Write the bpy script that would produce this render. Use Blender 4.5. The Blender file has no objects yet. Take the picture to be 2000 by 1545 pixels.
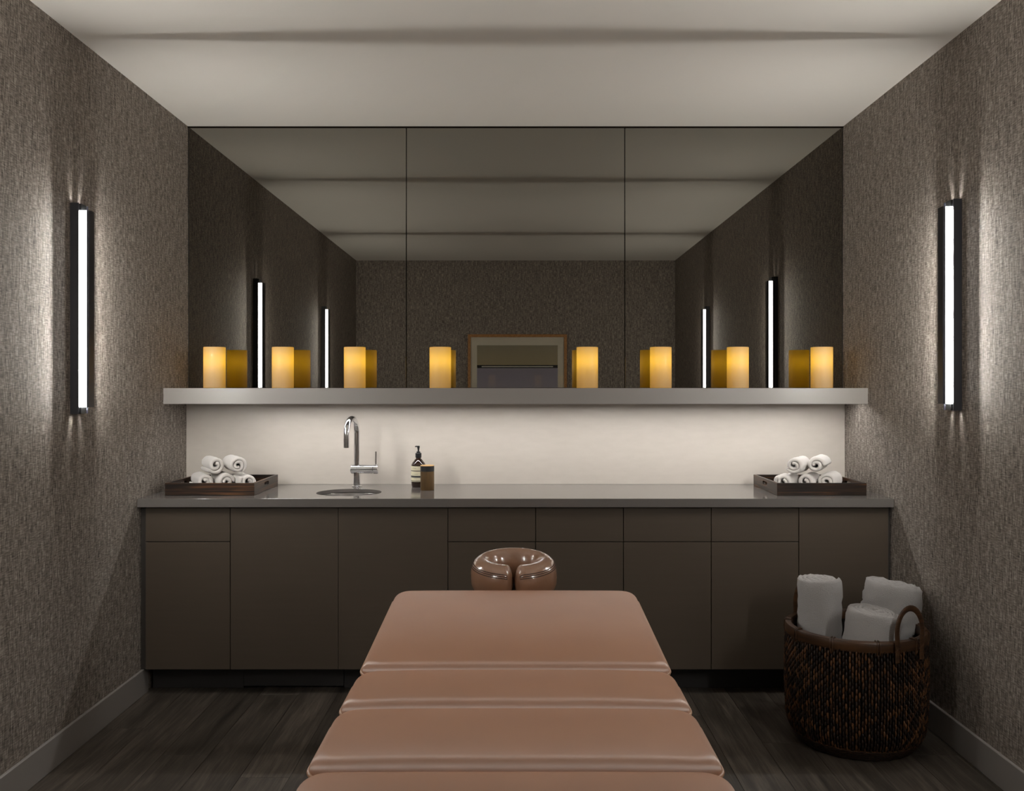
import bpy, bmesh, math, random
from mathutils import Vector, Matrix, noise as mnoise

random.seed(7)
PI = math.pi
scene = bpy.context.scene
C = scene.collection

# ------------------------------------------------------------------ camera, world, exposure
HALF_W = 1.70            # half room width
CEIL = 2.751             # ceiling height
EYE = 1.396              # camera height (shelf top is level with the lens)
BACK_Y = 4.728           # face of the mirror
REAR_Y = -0.258          # wall behind the camera

cam_data = bpy.data.cameras.new('camera')
cam = bpy.data.objects.new('camera', cam_data)
C.objects.link(cam)
cam.location = (0, 0, EYE)
cam.rotation_euler = (PI / 2, 0, 0)
cam_data.sensor_width = 36.0
cam_data.lens = 1780 / 2000 * 36.0
cam_data.shift_x = -7.0 / 2000
cam_data.shift_y = -15.5 / 2000
cam_data.clip_start = 0.02
scene.camera = cam

world = bpy.data.worlds.new('world')
scene.world = world
world.use_nodes = True
world.node_tree.nodes['Background'].inputs[0].default_value = (0.02, 0.02, 0.02, 1)
world.node_tree.nodes['Background'].inputs[1].default_value = 0.0

vs = scene.view_settings
vs.view_transform = 'Standard'
vs.look = 'None'
vs.gamma = 1.0
vs.use_curve_mapping = False
vs.exposure = 0.0

SCONCE_LENS = 10.5        # radiance of the sconce lens
SCONCE_LINE = 2750.0      # radiance of the thin lamp line beside the lens
LED_STRIP = 66.0         # radiance of the tape under the shelf
CANDLE_W = 0.135          # watts of each candle bulb

# ------------------------------------------------------------------ materials
def rgb(r, g, b):
    def f(c):
        c /= 255.0
        return c / 12.92 if c <= 0.04045 else ((c + 0.055) / 1.055) ** 2.4
    return (f(r), f(g), f(b), 1.0)


class Mat:
    def __init__(self, name, color=(0.5, 0.5, 0.5, 1), rough=0.5, metal=0.0, spec=0.5, coat=0.0, coat_rough=0.1, sheen=0.0):
        self.m = bpy.data.materials.new(name)
        self.m.use_nodes = True
        self.nt = self.m.node_tree
        self.n = self.nt.nodes
        self.b = self.n['Principled BSDF']
        self.set('Base Color', color)
        self.set('Roughness', rough)
        self.set('Metallic', metal)
        self.set('Specular IOR Level', spec)
        self.set('Coat Weight', coat)
        self.set('Coat Roughness', coat_rough)
        self.set('Sheen Weight', sheen)

    def set(self, k, v):
        self.b.inputs[k].default_value = v

    def new(self, t, **kw):
        nd = self.n.new(t)
        for k, v in kw.items():
            setattr(nd, k, v)
        return nd

    def link(self, a, b):
        self.nt.links.new(a, b)

    def coords(self, kind='Object', scale=(1, 1, 1), offset_random=False):
        if kind == 'Position':
            src = self.new('ShaderNodeNewGeometry').outputs['Position']
        else:
            src = self.new('ShaderNodeTexCoord').outputs[kind]
        if offset_random:
            oi = self.new('ShaderNodeObjectInfo')
            mu = self.new('ShaderNodeMath', operation='MULTIPLY')
            mu.inputs[1].default_value = 37.0
            self.link(oi.outputs['Random'], mu.inputs[0])
            add = self.new('ShaderNodeVectorMath', operation='ADD')
            self.link(src, add.inputs[0])
            self.link(mu.outputs[0], add.inputs[1])
            src = add.outputs[0]
        mp = self.new('ShaderNodeMapping')
        mp.inputs['Scale'].default_value = scale
        self.link(src, mp.inputs[0])
        return mp.outputs[0]

    def noise(self, vec, scale=1.0, detail=3.0, rough=0.5, dist=0.0):
        nz = self.new('ShaderNodeTexNoise')
        nz.inputs['Scale'].default_value = scale
        nz.inputs['Detail'].default_value = detail
        nz.inputs['Roughness'].default_value = rough
        nz.inputs['Distortion'].default_value = dist
        self.link(vec, nz.inputs['Vector'])
        return nz.outputs['Fac']

    def ramp(self, fac, stops, interp='LINEAR'):
        r = self.new('ShaderNodeValToRGB')
        r.color_ramp.interpolation = interp
        e = r.color_ramp.elements
        while len(e) < len(stops):
            e.new(0.5)
        for el, (p, c) in zip(e, stops):
            el.position = p
            el.color = c
        self.link(fac, r.inputs[0])
        return r.outputs[0]

    def math(self, op, a, b=None):
        m = self.new('ShaderNodeMath', operation=op)
        for i, v in enumerate((a, b)):
            if v is None:
                continue
            if isinstance(v, (int, float)):
                m.inputs[i].default_value = v
            else:
                self.link(v, m.inputs[i])
        return m.outputs[0]

    def mix(self, fac, a, b, mode='MIX'):
        m = self.new('ShaderNodeMix', data_type='RGBA', blend_type=mode)
        for sock, v in ((m.inputs[0], fac), (m.inputs[6], a), (m.inputs[7], b)):
            if isinstance(v, (int, float, tuple)):
                sock.default_value = v
            else:
                self.link(v, sock)
        return m.outputs[2]

    def bump(self, height, strength=0.3, dist=0.002):
        bp = self.new('ShaderNodeBump')
        bp.inputs['Strength'].default_value = strength
        bp.inputs['Distance'].default_value = dist
        self.link(height, bp.inputs['Height'])
        self.link(bp.outputs[0], self.b.inputs['Normal'])

    def color(self, sock):
        self.link(sock, self.b.inputs['Base Color'])


def wall_material(name, axis):
    """Woven linen wall covering: vertical slubs crossed by finer weft threads."""
    m = Mat(name, rough=0.85, spec=0.2)
    h = (1, 0, 0) if axis == 'x' else (0, 1, 0)
    def sc(across, up):
        return (h[0] * across, h[1] * across, up)
    warp = m.noise(m.coords('Position', sc(210, 26)), 1.0, 3, 0.6)
    weft = m.noise(m.coords('Position', sc(34, 230)), 1.0, 3, 0.6)
    slub = m.noise(m.coords('Position', sc(70, 6)), 1.0, 2, 0.5)
    fac = m.math('ADD', m.math('MULTIPLY', warp, 0.48), m.math('MULTIPLY', weft, 0.36))
    fac = m.math('ADD', fac, m.math('MULTIPLY', slub, 0.16))
    m.color(m.ramp(fac, [(0.36, rgb(66, 61, 57)), (0.5, rgb(134, 125, 117)), (0.64, rgb(196, 186, 175))]))
    m.bump(fac, 0.3, 0.001)
    return m.m


M = {}
M['wall_side'] = wall_material('linen_wallcovering_side', 'y')
M['wall_end'] = wall_material('linen_wallcovering_end', 'x')
M['ceiling'] = Mat('ceiling_paint', rgb(240, 235, 228), 0.9, spec=0.2).m
M['baseboard'] = Mat('baseboard_paint', rgb(148, 143, 139), 0.45).m

m = Mat('grey_oak_plank', rough=0.5, spec=0.4)
v = m.coords('Position', (1, 1, 1), True)
def scaled(m, v, s):
    mp = m.new('ShaderNodeMapping'); mp.inputs['Scale'].default_value = s
    m.link(v, mp.inputs[0]); return mp.outputs[0]
g1 = m.noise(scaled(m, v, (34, 2.2, 1)), 1.0, 5, 0.62, 1.2)
g2 = m.noise(scaled(m, v, (180, 5, 1)), 1.0, 3, 0.6, 0.3)
g3 = m.noise(scaled(m, v, (7, 1.1, 1)), 1.0, 3, 0.6, 2.2)
f = m.math('ADD', m.math('MULTIPLY', g1, 0.45), m.math('MULTIPLY', g2, 0.25))
f = m.math('ADD', f, m.math('MULTIPLY', g3, 0.3))
oi = m.new('ShaderNodeObjectInfo')
f = m.math('ADD', f, m.math('MULTIPLY', m.math('SUBTRACT', oi.outputs['Random'], 0.5), 0.07))
m.color(m.ramp(f, [(0.34, rgb(40, 35, 30)), (0.5, rgb(71, 64, 57)), (0.66, rgb(104, 95, 86))]))
m.bump(f, 0.25, 0.0008)
M['plank'] = m.m
M['subfloor'] = Mat('subfloor', rgb(30, 27, 25), 0.9).m

m = Mat('tinted_mirror', (0.275, 0.263, 0.235, 1), 0.0, 1.0)
M['mirror'] = m.m
M['dark_gap'] = Mat('dark_gap', rgb(18, 17, 17), 0.6).m
M['trim_metal'] = Mat('dark_bronze_trim', rgb(60, 55, 50), 0.25, 1.0).m

m = Mat('backsplash_panel', rgb(196, 186, 174), 0.35, spec=0.35)
nz = m.noise(m.coords('Position', (14, 1, 40)), 1.0, 3)
m.color(m.ramp(nz, [(0.35, rgb(195, 187, 178)), (0.65, rgb(198, 190, 181))]))
M['backsplash'] = m.m

m = Mat('grey_quartz', rgb(150, 145, 141), 0.10, spec=0.75)
nz = m.noise(m.coords('Position', (300, 300, 300)), 1.0, 2)
m.color(m.ramp(nz, [(0.3, rgb(103, 98, 95)), (0.7, rgb(106, 101, 98))]))
M['quartz'] = m.m
M['shelf_stone'] = Mat('light_grey_stone', rgb(136, 130, 126), 0.34, spec=0.5).m

m = Mat('taupe_lacquer', rgb(104, 92, 80), 0.42, spec=0.35)
nz = m.noise(m.coords('Position', (4, 4, 90)), 1.0, 3)
m.color(m.ramp(nz, [(0.3, rgb(80, 70, 60)), (0.7, rgb(82, 72, 62))]))
M['taupe'] = m.m
M['carcass'] = Mat('cabinet_carcass', rgb(52, 47, 43), 0.6).m
M['toe_kick'] = Mat('toe_kick_board', rgb(44, 41, 40), 0.5).m

M['black_metal'] = Mat('black_anodised_metal', rgb(40, 40, 46), 0.38, 0.0, spec=0.6).m
M['dark_cap'] = Mat('dark_end_cap', rgb(36, 37, 37), 0.45).m
M['chrome'] = Mat('chrome', (0.82, 0.83, 0.85, 1), 0.12, 1.0).m
M['steel'] = Mat('brushed_steel', (0.5, 0.48, 0.46, 1), 0.28, 1.0).m


def emitter(name, col, strength):
    mt = bpy.data.materials.new(name)
    mt.use_nodes = True
    nt = mt.node_tree
    nt.nodes.remove(nt.nodes['Principled BSDF'])
    e = nt.nodes.new('ShaderNodeEmission')
    e.inputs[0].default_value = col
    e.inputs[1].default_value = strength
    nt.links.new(e.outputs[0], nt.nodes['Material Output'].inputs[0])
    return mt


M['lens'] = emitter('sconce_lens_glow', (0.97, 0.985, 1.0, 1), SCONCE_LENS)
M['lamp_line'] = emitter('sconce_lamp_line', (1.0, 0.98, 0.93, 1), SCONCE_LINE)
M['led'] = emitter('shelf_led_tape', (1.0, 0.985, 0.965, 1), LED_STRIP)

# candle wax: cream wax that lets amber light of the bulb inside through
mt = bpy.data.materials.new('amber_wax')
mt.use_nodes = True
nt = mt.node_tree
pb = nt.nodes['Principled BSDF']
pb.inputs['Base Color'].default_value = rgb(206, 192, 168)
pb.inputs['Roughness'].default_value = 0.5
pb.inputs['Coat Weight'].default_value = 0.7
pb.inputs['Coat Roughness'].default_value = 0.06
tr = nt.nodes.new('ShaderNodeBsdfTranslucent')
tr.inputs[0].default_value = (1.0, 0.68, 0.03, 1)
mx = nt.nodes.new('ShaderNodeMixShader')
mx.inputs[0].default_value = 0.55
nt.links.new(pb.outputs[0], mx.inputs[1])
nt.links.new(tr.outputs[0], mx.inputs[2])
nt.links.new(mx.outputs[0], nt.nodes['Material Output'].inputs[0])
M['wax'] = mt
M['wick'] = Mat('wick', rgb(40, 34, 28), 0.8).m

m = Mat('macassar_veneer', rough=0.35, spec=0.45)
v = m.coords('Object', (1, 1, 1), True)
g1 = m.noise(scaled(m, v, (2.0, 2.0, 210)), 1.0, 4, 0.6, 0.4)
g2 = m.noise(scaled(m, v, (5, 5, 70)), 1.0, 2, 0.5, 0.3)
f = m.math('ADD', m.math('MULTIPLY', g1, 0.65), m.math('MULTIPLY', g2, 0.35))
m.color(m.ramp(f, [(0.42, rgb(17, 13, 11)), (0.51, rgb(42, 30, 22)), (0.62, rgb(98, 64, 38))]))
M['ebony'] = m.m

m = Mat('white_terry', rgb(228, 222, 217), 0.95, spec=0.1, sheen=0.5)
v = m.coords('Object')
t1 = m.noise(v, 480, 3, 0.7)
t2 = m.noise(v, 120, 2, 0.6)
f = m.math('ADD', m.math('MULTIPLY', t1, 0.6), m.math('MULTIPLY', t2, 0.4))
m.bump(f, 0.9, 0.004)
M['terry'] = m.m

m = Mat('caramel_leather', rgb(158, 116, 90), 0.58, spec=1.0)
m.set('IOR', 2.1)
# hide stretched across the padding: fine cross wrinkles spread highlights along the table's width
m.set('Anisotropic', 0.92)
tg = m.new('ShaderNodeCombineXYZ')
tg.inputs[0].default_value = 1.0
m.link(tg.outputs[0], m.b.inputs['Tangent'])
v = m.coords('Object')
n1 = m.noise(v, 700, 2, 0.6)
n2 = m.noise(v, 5, 2, 0.5)
m.color(m.ramp(n2, [(0.3, rgb(164, 114, 84)), (0.7, rgb(171, 120, 89))]))
m.bump(n1, 0.12, 0.0006)
M['leather'] = m.m
M['leather_piping'] = Mat('leather_piping', rgb(172, 132, 104), 0.35).m
m = Mat('cradle_leather', rgb(142, 104, 80), 0.35, spec=0.5, coat=1.0, coat_rough=0.14)
m.set('Coat IOR', 1.8)
n1 = m.noise(m.coords('Object'), 26, 3, 0.6)
m.bump(n1, 0.25, 0.006)
M['cradle_leather'] = m.m
M['stitch'] = Mat('dark_stitch', rgb(52, 34, 26), 0.7).m
M['table_frame'] = Mat('table_frame', rgb(34, 31, 30), 0.5).m

m = Mat('woven_rattan', rough=0.5, spec=0.35)
gi = m.new('ShaderNodeNewGeometry').outputs['Random Per Island']
n1 = m.noise(m.coords('Object', (1, 1, 0.3)), 140, 2)
f = m.math('ADD', m.math('MULTIPLY', gi, 0.75), m.math('MULTIPLY', n1, 0.25))
m.color(m.ramp(f, [(0.1, rgb(24, 17, 13)), (0.55, rgb(52, 35, 24)), (0.95, rgb(118, 78, 46))]))
M['rattan'] = m.m
M['basket_shell'] = Mat('basket_core', rgb(26, 20, 16), 0.8).m
m = Mat('bent_cane', rough=0.4, spec=0.4)
n1 = m.noise(m.coords('Object', (6, 6, 90)), 1.0, 3)
m.color(m.ramp(n1, [(0.3, rgb(54, 36, 23)), (0.7, rgb(84, 56, 34))]))
M['cane'] = m.m

M['amber_glass'] = Mat('amber_bottle', rgb(38, 22, 14), 0.08, spec=0.6, coat=0.3, coat_rough=0.03).m
M['black_plastic'] = Mat('black_plastic', rgb(30, 30, 33), 0.4).m
M['label_cream'] = Mat('label_cream', rgb(222, 214, 186), 0.6).m
M['label_black'] = Mat('label_black', rgb(58, 56, 56), 0.6).m
M['label_ink'] = Mat('label_ink', rgb(150, 140, 118), 0.6).m
m = Mat('turned_wood', rough=0.45)
n1 = m.noise(m.coords('Object', (40, 40, 5)), 1.0, 3)
m.color(m.ramp(n1, [(0.3, rgb(82, 60, 30)), (0.7, rgb(108, 82, 48))]))
M['jar_wood'] = m.m
M['jar_top'] = Mat('pale_wood', rgb(206, 164, 108), 0.45).m
M['jar_band'] = Mat('black_band', rgb(34, 33, 34), 0.45).m

m = Mat('oak_frame', rough=0.45)
n1 = m.noise(m.coords('Position', (60, 8, 60)), 1.0, 3)
m.color(m.ramp(n1, [(0.3, rgb(160, 112, 62)), (0.7, rgb(192, 140, 84))]))
M['oak'] = m.m
M['mat_board'] = Mat('mat_board', rgb(228, 220, 202), 0.9).m

# abstract print: olive field over a grey violet field, split by a dark bar with a pale line in it
m = Mat('horizon_print', rough=0.6)
tc = m.new('ShaderNodeTexCoord')
sep = m.new('ShaderNodeSeparateXYZ')
m.link(tc.outputs['Generated'], sep.inputs[0])
base = m.ramp(sep.outputs['Z'], [(0.0, rgb(176, 170, 182)), (0.555, rgb(158, 152, 168)), (0.556, rgb(38, 34, 34)), (0.615, rgb(38, 34, 34)), (0.616, rgb(178, 164, 130)), (1.0, rgb(162, 153, 131))])
r1 = m.ramp(sep.outputs['Z'], [(0.0, (0, 0, 0, 1)), (0.572, (1, 1, 1, 1)), (0.592, (0, 0, 0, 1))], 'CONSTANT')
r2 = m.ramp(sep.outputs['X'], [(0.0, (0, 0, 0, 1)), (0.055, (1, 1, 1, 1)), (0.94, (0, 0, 0, 1))], 'CONSTANT')
fac = m.math('MULTIPLY', r1, r2)
m.color(m.mix(fac, base, rgb(214, 210, 204)))
M['print'] = m.m

# clear picture glass: mostly see-through with a mirror-like surface
mt = bpy.data.materials.new('picture_glass')
mt.use_nodes = True
nt = mt.node_tree
nt.nodes.remove(nt.nodes['Principled BSDF'])
tp = nt.nodes.new('ShaderNodeBsdfTransparent')
gl = nt.nodes.new('ShaderNodeBsdfGlossy')
gl.inputs['Roughness'].default_value = 0.0
mx = nt.nodes.new('ShaderNodeMixShader')
lw = nt.nodes.new('ShaderNodeLayerWeight')
lw.inputs['Blend'].default_value = 0.5
pw = nt.nodes.new('ShaderNodeMath')
pw.operation = 'POWER'
pw.inputs[1].default_value = 5.0
fr = nt.nodes.new('ShaderNodeMapRange')
fr.inputs['To Min'].default_value = 0.05
nt.links.new(lw.outputs['Facing'], pw.inputs[0])
nt.links.new(pw.outputs[0], fr.inputs['Value'])
nt.links.new(fr.outputs[0], mx.inputs[0])
nt.links.new(tp.outputs[0], mx.inputs[1])
nt.links.new(gl.outputs[0], mx.inputs[2])
nt.links.new(mx.outputs[0], nt.nodes['Material Output'].inputs[0])
M['glass'] = mt

# ------------------------------------------------------------------ mesh helpers
def link(o, parent=None):
    C.objects.link(o)
    if parent is not None:
        o.parent = parent
    return o


def mesh_obj(name, verts, faces, mat, parent=None, smooth=False, loc=None):
    me = bpy.data.meshes.new(name)
    me.from_pydata([tuple(v) for v in verts], [], faces)
    me.update()
    me.materials.append(mat)
    if smooth:
        for p in me.polygons:
            p.use_smooth = True
    o = bpy.data.objects.new(name, me)
    if loc is not None:
        o.location = loc
    return link(o, parent)


def bm_obj(name, bm, mat, parent=None, smooth=False, loc=None):
    bmesh.ops.recalc_face_normals(bm, faces=bm.faces[:])
    me = bpy.data.meshes.new(name)
    bm.to_mesh(me)
    bm.free()
    me.materials.append(mat)
    if smooth:
        for p in me.polygons:
            p.use_smooth = True
    o = bpy.data.objects.new(name, me)
    if loc is not None:
        o.location = loc
    return link(o, parent)


def add_box(bm, x0, x1, y0, y1, z0, z1, bevel=0.0, seg=1):
    r = bmesh.ops.create_cube(bm, size=1.0)
    vs_ = r['verts']
    for v in vs_:
        v.co = Vector(((x0 + x1) / 2 + v.co.x * (x1 - x0), (y0 + y1) / 2 + v.co.y * (y1 - y0), (z0 + z1) / 2 + v.co.z * (z1 - z0)))
    if bevel > 0:
        es = list({e for v in vs_ for e in v.link_edges})
        bmesh.ops.bevel(bm, geom=es, offset=bevel, segments=seg, affect='EDGES', profile=0.5)


def box(name, x0, x1, y0, y1, z0, z1, mat, parent=None, bevel=0.0, seg=1):
    """A box in the parent's local coordinates."""
    bm = bmesh.new()
    add_box(bm, x0, x1, y0, y1, z0, z1, bevel, seg)
    return bm_obj(name, bm, mat, parent)


def lathe(name, prof, mat, parent=None, seg=48, smooth=True, loc=None, sharp=35):
    verts, faces = [], []
    n = len(prof)
    for i in range(seg):
        a = 2 * PI * i / seg
        for r, z in prof:
            verts.append((r * math.cos(a), r * math.sin(a), z))
    for i in range(seg):
        j = (i + 1) % seg
        for k in range(n - 1):
            a, b, c, d = i * n + k, j * n + k, j * n + k + 1, i * n + k + 1
            if prof[k][0] < 1e-6:
                faces.append((a, c, d))
            elif prof[k + 1][0] < 1e-6:
                faces.append((a, b, c))
            else:
                faces.append((a, b, c, d))
    bm = bmesh.new()
    me = bpy.data.meshes.new(name)
    me.from_pydata(verts, [], faces)
    bm.from_mesh(me)
    bpy.data.meshes.remove(me)
    bmesh.ops.remove_doubles(bm, verts=bm.verts[:], dist=1e-6)
    o = bm_obj(name, bm, mat, parent, smooth, loc)
    if smooth:
        set_sharp(o, sharp)
    return o


def set_sharp(o, deg):
    me = o.data
    bm = bmesh.new()
    bm.from_mesh(me)
    for e in bm.edges:
        if len(e.link_faces) == 2 and e.calc_face_angle(0) > math.radians(deg):
            e.smooth = False
    bm.to_mesh(me)
    bm.free()


def sweep_data(pts, rad, seg=10, closed=False, flat=None):
    """Tube along pts; rad is a number or list; flat=(rx, ry, up) gives an elliptical section."""
    pts = [Vector(p) for p in pts]
    n = len(pts)
    rads = rad if isinstance(rad, (list, tuple)) else [rad] * n
    verts, faces = [], []
    prev = None
    for i, p in enumerate(pts):
        if closed:
            t = pts[(i + 1) % n] - pts[i - 1]
        else:
            t = pts[min(i + 1, n - 1)] - pts[max(i - 1, 0)]
        t.normalize()
        if flat is not None:
            u = flat[2](i) if callable(flat[2]) else Vector(flat[2])
            u = (u - t * u.dot(t)).normalized()
        elif prev is None:
            u = Vector((0, 0, 1)) if abs(t.z) < 0.9 else Vector((1, 0, 0))
            u = (u - t * u.dot(t)).normalized()
        else:
            u = (prev - t * prev.dot(t)).normalized()
        prev = u
        w = t.cross(u)
        for k in range(seg):
            a = 2 * PI * k / seg
            if flat is not None:
                verts.append(p + w * (flat[0] * math.cos(a)) + u * (flat[1] * math.sin(a)))
            else:
                verts.append(p + (u * math.cos(a) + w * math.sin(a)) * rads[i])
    m_ = n if closed else n - 1
    for i in range(m_):
        j = (i + 1) % n
        for k in range(seg):
            l = (k + 1) % seg
            faces.append((i * seg + k, i * seg + l, j * seg + l, j * seg + k))
    if not closed:
        faces.append(tuple(range(seg - 1, -1, -1)))
        faces.append(tuple((n - 1) * seg + k for k in range(seg)))
    return verts, faces


def tube(name, pts, rad, mat, parent=None, seg=12, closed=False, flat=None, loc=None):
    v, f = sweep_data(pts, rad, seg, closed, flat)
    bm = bmesh.new()
    me = bpy.data.meshes.new(name)
    me.from_pydata([tuple(a) for a in v], [], f)
    bm.from_mesh(me)
    bpy.data.meshes.remove(me)
    o = bm_obj(name, bm, mat, parent, True, loc)
    set_sharp(o, 50)
    return o


def thing(name, label, cat, loc=(0, 0, 0), rot=(0, 0, 0), group=None):
    o = bpy.data.objects.new(name, None)
    o.empty_display_size = 0.1
    o.location = loc
    o.rotation_euler = rot
    C.objects.link(o)
    return tag(o, label, cat, group)


def tag(o, label, cat, group=None, kind=None):
    o['label'] = label
    if cat:
        o['category'] = cat
    if group:
        o['group'] = group
    if kind:
        o['kind'] = kind
    return o


def struct(o, label):
    o['kind'] = 'structure'
    o['label'] = label
    return o


def copy_tree(o, parent=None):
    c = o.copy()
    C.objects.link(c)
    c.parent = parent
    for ch in list(o.children):
        copy_tree(ch, c)
    return c


# ------------------------------------------------------------------ room shell
T = 0.08
wall_back_y = BACK_Y + 0.008
struct(box('wall_left', -HALF_W - T, -HALF_W, REAR_Y - T, wall_back_y + T, -0.05, CEIL, M['wall_side']), 'left wall in grey brown woven linen wallcovering')
struct(box('wall_right', HALF_W, HALF_W + T, REAR_Y - T, wall_back_y + T, -0.05, CEIL, M['wall_side']), 'right wall in grey brown woven linen wallcovering')
struct(box('wall_back', -HALF_W, HALF_W, wall_back_y, wall_back_y + T, -0.05, CEIL, M['dark_gap']), 'wall behind the mirror and counter')
struct(box('wall_rear', -HALF_W, HALF_W, REAR_Y - T, REAR_Y, -0.05, CEIL, M['wall_end']), 'rear wall in linen wallcovering seen in the mirror')
struct(box('ceiling', -HALF_W - T, HALF_W + T, REAR_Y - T, wall_back_y + T, CEIL, CEIL + T, M['ceiling']), 'plain off white painted ceiling')

floor = struct(box('floor', -HALF_W, HALF_W, REAR_Y, wall_back_y, -0.05, -0.0105, M['subfloor']), 'dark grey brown wood plank floor')
PW, PL = 0.178, 1.38
plank_cache = {}
def plank(x0, w, y0, y1):
    key = (round(w, 4), round(y1 - y0, 4))
    if key not in plank_cache:
        bm = bmesh.new()
        add_box(bm, 0, w - 0.0012, 0, (y1 - y0) - 0.0012, -0.010, 0.0, 0.0007)
        bmesh.ops.recalc_face_normals(bm, faces=bm.faces[:])
        me = bpy.data.meshes.new('plank')
        bm.to_mesh(me); bm.free()
        me.materials.append(M['plank'])
        plank_cache[key] = me
    o = bpy.data.objects.new('plank', plank_cache[key])
    o.location = (x0 + 0.0006, y0 + 0.0006, 0)
    link(o, floor)
x = -HALF_W
row = 0
offs = [0.15, 0.86, 0.42, 1.12, 0.62, 0.0, 0.98, 0.30]
while x < HALF_W - 0.005:
    w = min(PW, HALF_W - x)
    y = REAR_Y
    first = PL - offs[row % 8]
    ln = first if first > 0.1 else PL
    while y < wall_back_y - 0.01:
        y1 = min(y + ln, wall_back_y)
        plank(x, w, y, y1)
        y, ln = y1, PL
    x += w
    row += 1

def baseboard(name, x0, x1, y0, y1, label):
    struct(box(name, x0, x1, y0, y1, 0.0005, 0.116, M['baseboard'], None, 0.002), label)
baseboard('baseboard_left', -HALF_W, -HALF_W + 0.013, REAR_Y + 0.014, 4.19, 'pale painted baseboard along the left wall')
baseboard('baseboard_right', HALF_W - 0.013, HALF_W, REAR_Y + 0.014, 4.19, 'pale painted baseboard along the right wall')
baseboard('baseboard_rear', -HALF_W, HALF_W, REAR_Y, REAR_Y + 0.013, 'pale painted baseboard along the rear wall')

# ------------------------------------------------------------------ mirror wall
SHELF_TOP = 1.3935
third = (2 * HALF_W) / 3
places = ['left third of the wall', 'middle of the wall between two seams', 'right third of the wall']
for i in range(3):
    x0 = -HALF_W + i * third + (0.004 if i == 0 else 0.0015)
    x1 = -HALF_W + (i + 1) * third - (0.004 if i == 2 else 0.0015)
    o = box('mirror_panel', x0, x1, BACK_Y, BACK_Y + 0.006, SHELF_TOP + 0.001, CEIL - 0.008, M['mirror'], None, 0.0012)
    tag(o, 'frameless tinted mirror panel filling the ' + places[i], 'mirror', 'mirror panels above the shelf')
struct(box('trim_1', -HALF_W, HALF_W, BACK_Y - 0.004, BACK_Y + 0.0075, CEIL - 0.0075, CEIL, M['trim_metal'], None, 0.001), 'thin dark metal channel along the mirror top')

# backsplash, shelf, counter
SPLASH_Y = 4.703
CT = 0.897               # counter top height
CB = 0.858               # counter slab underside
SHELF_BOT = 1.316
o = box('backsplash_panel', -HALF_W + 0.001, HALF_W - 0.001, SPLASH_Y, wall_back_y - 0.001, CT + 0.0005, SHELF_BOT - 0.0005, M['backsplash'])
tag(o, 'pale beige backsplash panel between shelf and counter', 'backsplash')
SHELF_F = 4.393
shelf = thing('wall_shelf', 'long thick grey stone shelf under the mirror', 'shelf', (0, SHELF_F, SHELF_BOT))
bm = bmesh.new()
prof2 = [(0, 0), (0, SHELF_TOP - SHELF_BOT), (BACK_Y - SHELF_F + 0.005, SHELF_TOP - SHELF_BOT), (BACK_Y - SHELF_F + 0.005, 0), (0.3095, 0), (0.3095, 0.034), (0.022, 0.034), (0.022, 0)]
va = [bm.verts.new((-HALF_W + 0.001, p, q)) for p, q in prof2]
vb = [bm.verts.new((HALF_W - 0.001, p, q)) for p, q in prof2]
bm.faces.new(va)
bm.faces.new(list(reversed(vb)))
for k in range(len(prof2)):
    l = (k + 1) % len(prof2)
    bm.faces.new((va[k], vb[k], vb[l], va[l]))
sl = bm_obj('shelf_slab', bm, M['shelf_stone'], shelf)
bv = sl.modifiers.new('edge', 'BEVEL')
bv.width = 0.0018
bv.segments = 2
bv.limit_method = 'ANGLE'
bm = bmesh.new()
add_box(bm, -1.60, 1.66, 0.080, 0.107, 0.024, 0.0335)
add_box(bm, -1.60, 1.66, 0.105, 0.107, 0.0185, 0.024)
add_box(bm, -1.60, 1.66, 0.080, 0.082, 0.0185, 0.024)
ch = bm_obj('light_channel', bm, M['trim_metal'], shelf)
for (xa, xb) in ((-1.30, 0.22), (0.24, 1.63)):
    box('light_tape', xa, xb, 0.089, 0.101, 0.0215, 0.0238, M['led'], ch)

# counter slab with a round hole for the basin
SINK = (-0.793, 4.34, 0.153)
COUNTER_F = 4.092
bm = bmesh.new()
xs0, xs1, ys0, ys1 = -HALF_W + 0.001, HALF_W - 0.001, COUNTER_F, SPLASH_Y - 0.0005
def ring2(rad, z):
    return [bm.verts.new((SINK[0] + rad * math.cos(2 * PI * k / 64), SINK[1] + rad * math.sin(2 * PI * k / 64), z)) for k in range(64)]
def rect2(z):
    return [bm.verts.new((px, py, z)) for px, py in ((xs0, ys0), (SINK[0] - 0.4, ys0), (SINK[0], ys0), (SINK[0] + 0.4, ys0), (xs1, ys0), (xs1, ys1), (SINK[0] + 0.4, ys1), (SINK[0], ys1), (SINK[0] - 0.4, ys1), (xs0, ys1))]
def loop_edges(loop):
    out = []
    for k in range(len(loop)):
        a_, b_ = loop[k], loop[(k + 1) % len(loop)]
        out.append(bm.edges.get((a_, b_)) or bm.edges.new((a_, b_)))
    return out
def wall2(l1, l2):
    for k in range(len(l1)):
        q = (k + 1) % len(l1)
        bm.faces.new((l1[k], l1[q], l2[q], l2[k]))
STONE = 0.017            # stone thickness at the basin hole
r_top, h1, h2, h3 = rect2(CT), ring2(SINK[2], CT), ring2(SINK[2], CT - STONE), ring2(0.173, CT - STONE)
h4, r_bot = ring2(0.173, CB), rect2(CB)
wall2(h1, h2); wall2(h2, h3); wall2(h3, h4); wall2(r_top, r_bot)
bmesh.ops.triangle_fill(bm, use_beauty=True, use_dissolve=False, edges=loop_edges(r_top) + loop_edges(h1))
bmesh.ops.triangle_fill(bm, use_beauty=True, use_dissolve=False, edges=loop_edges(r_bot) + loop_edges(h4))
o = bm_obj('worktop', bm, M['quartz'])
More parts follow.
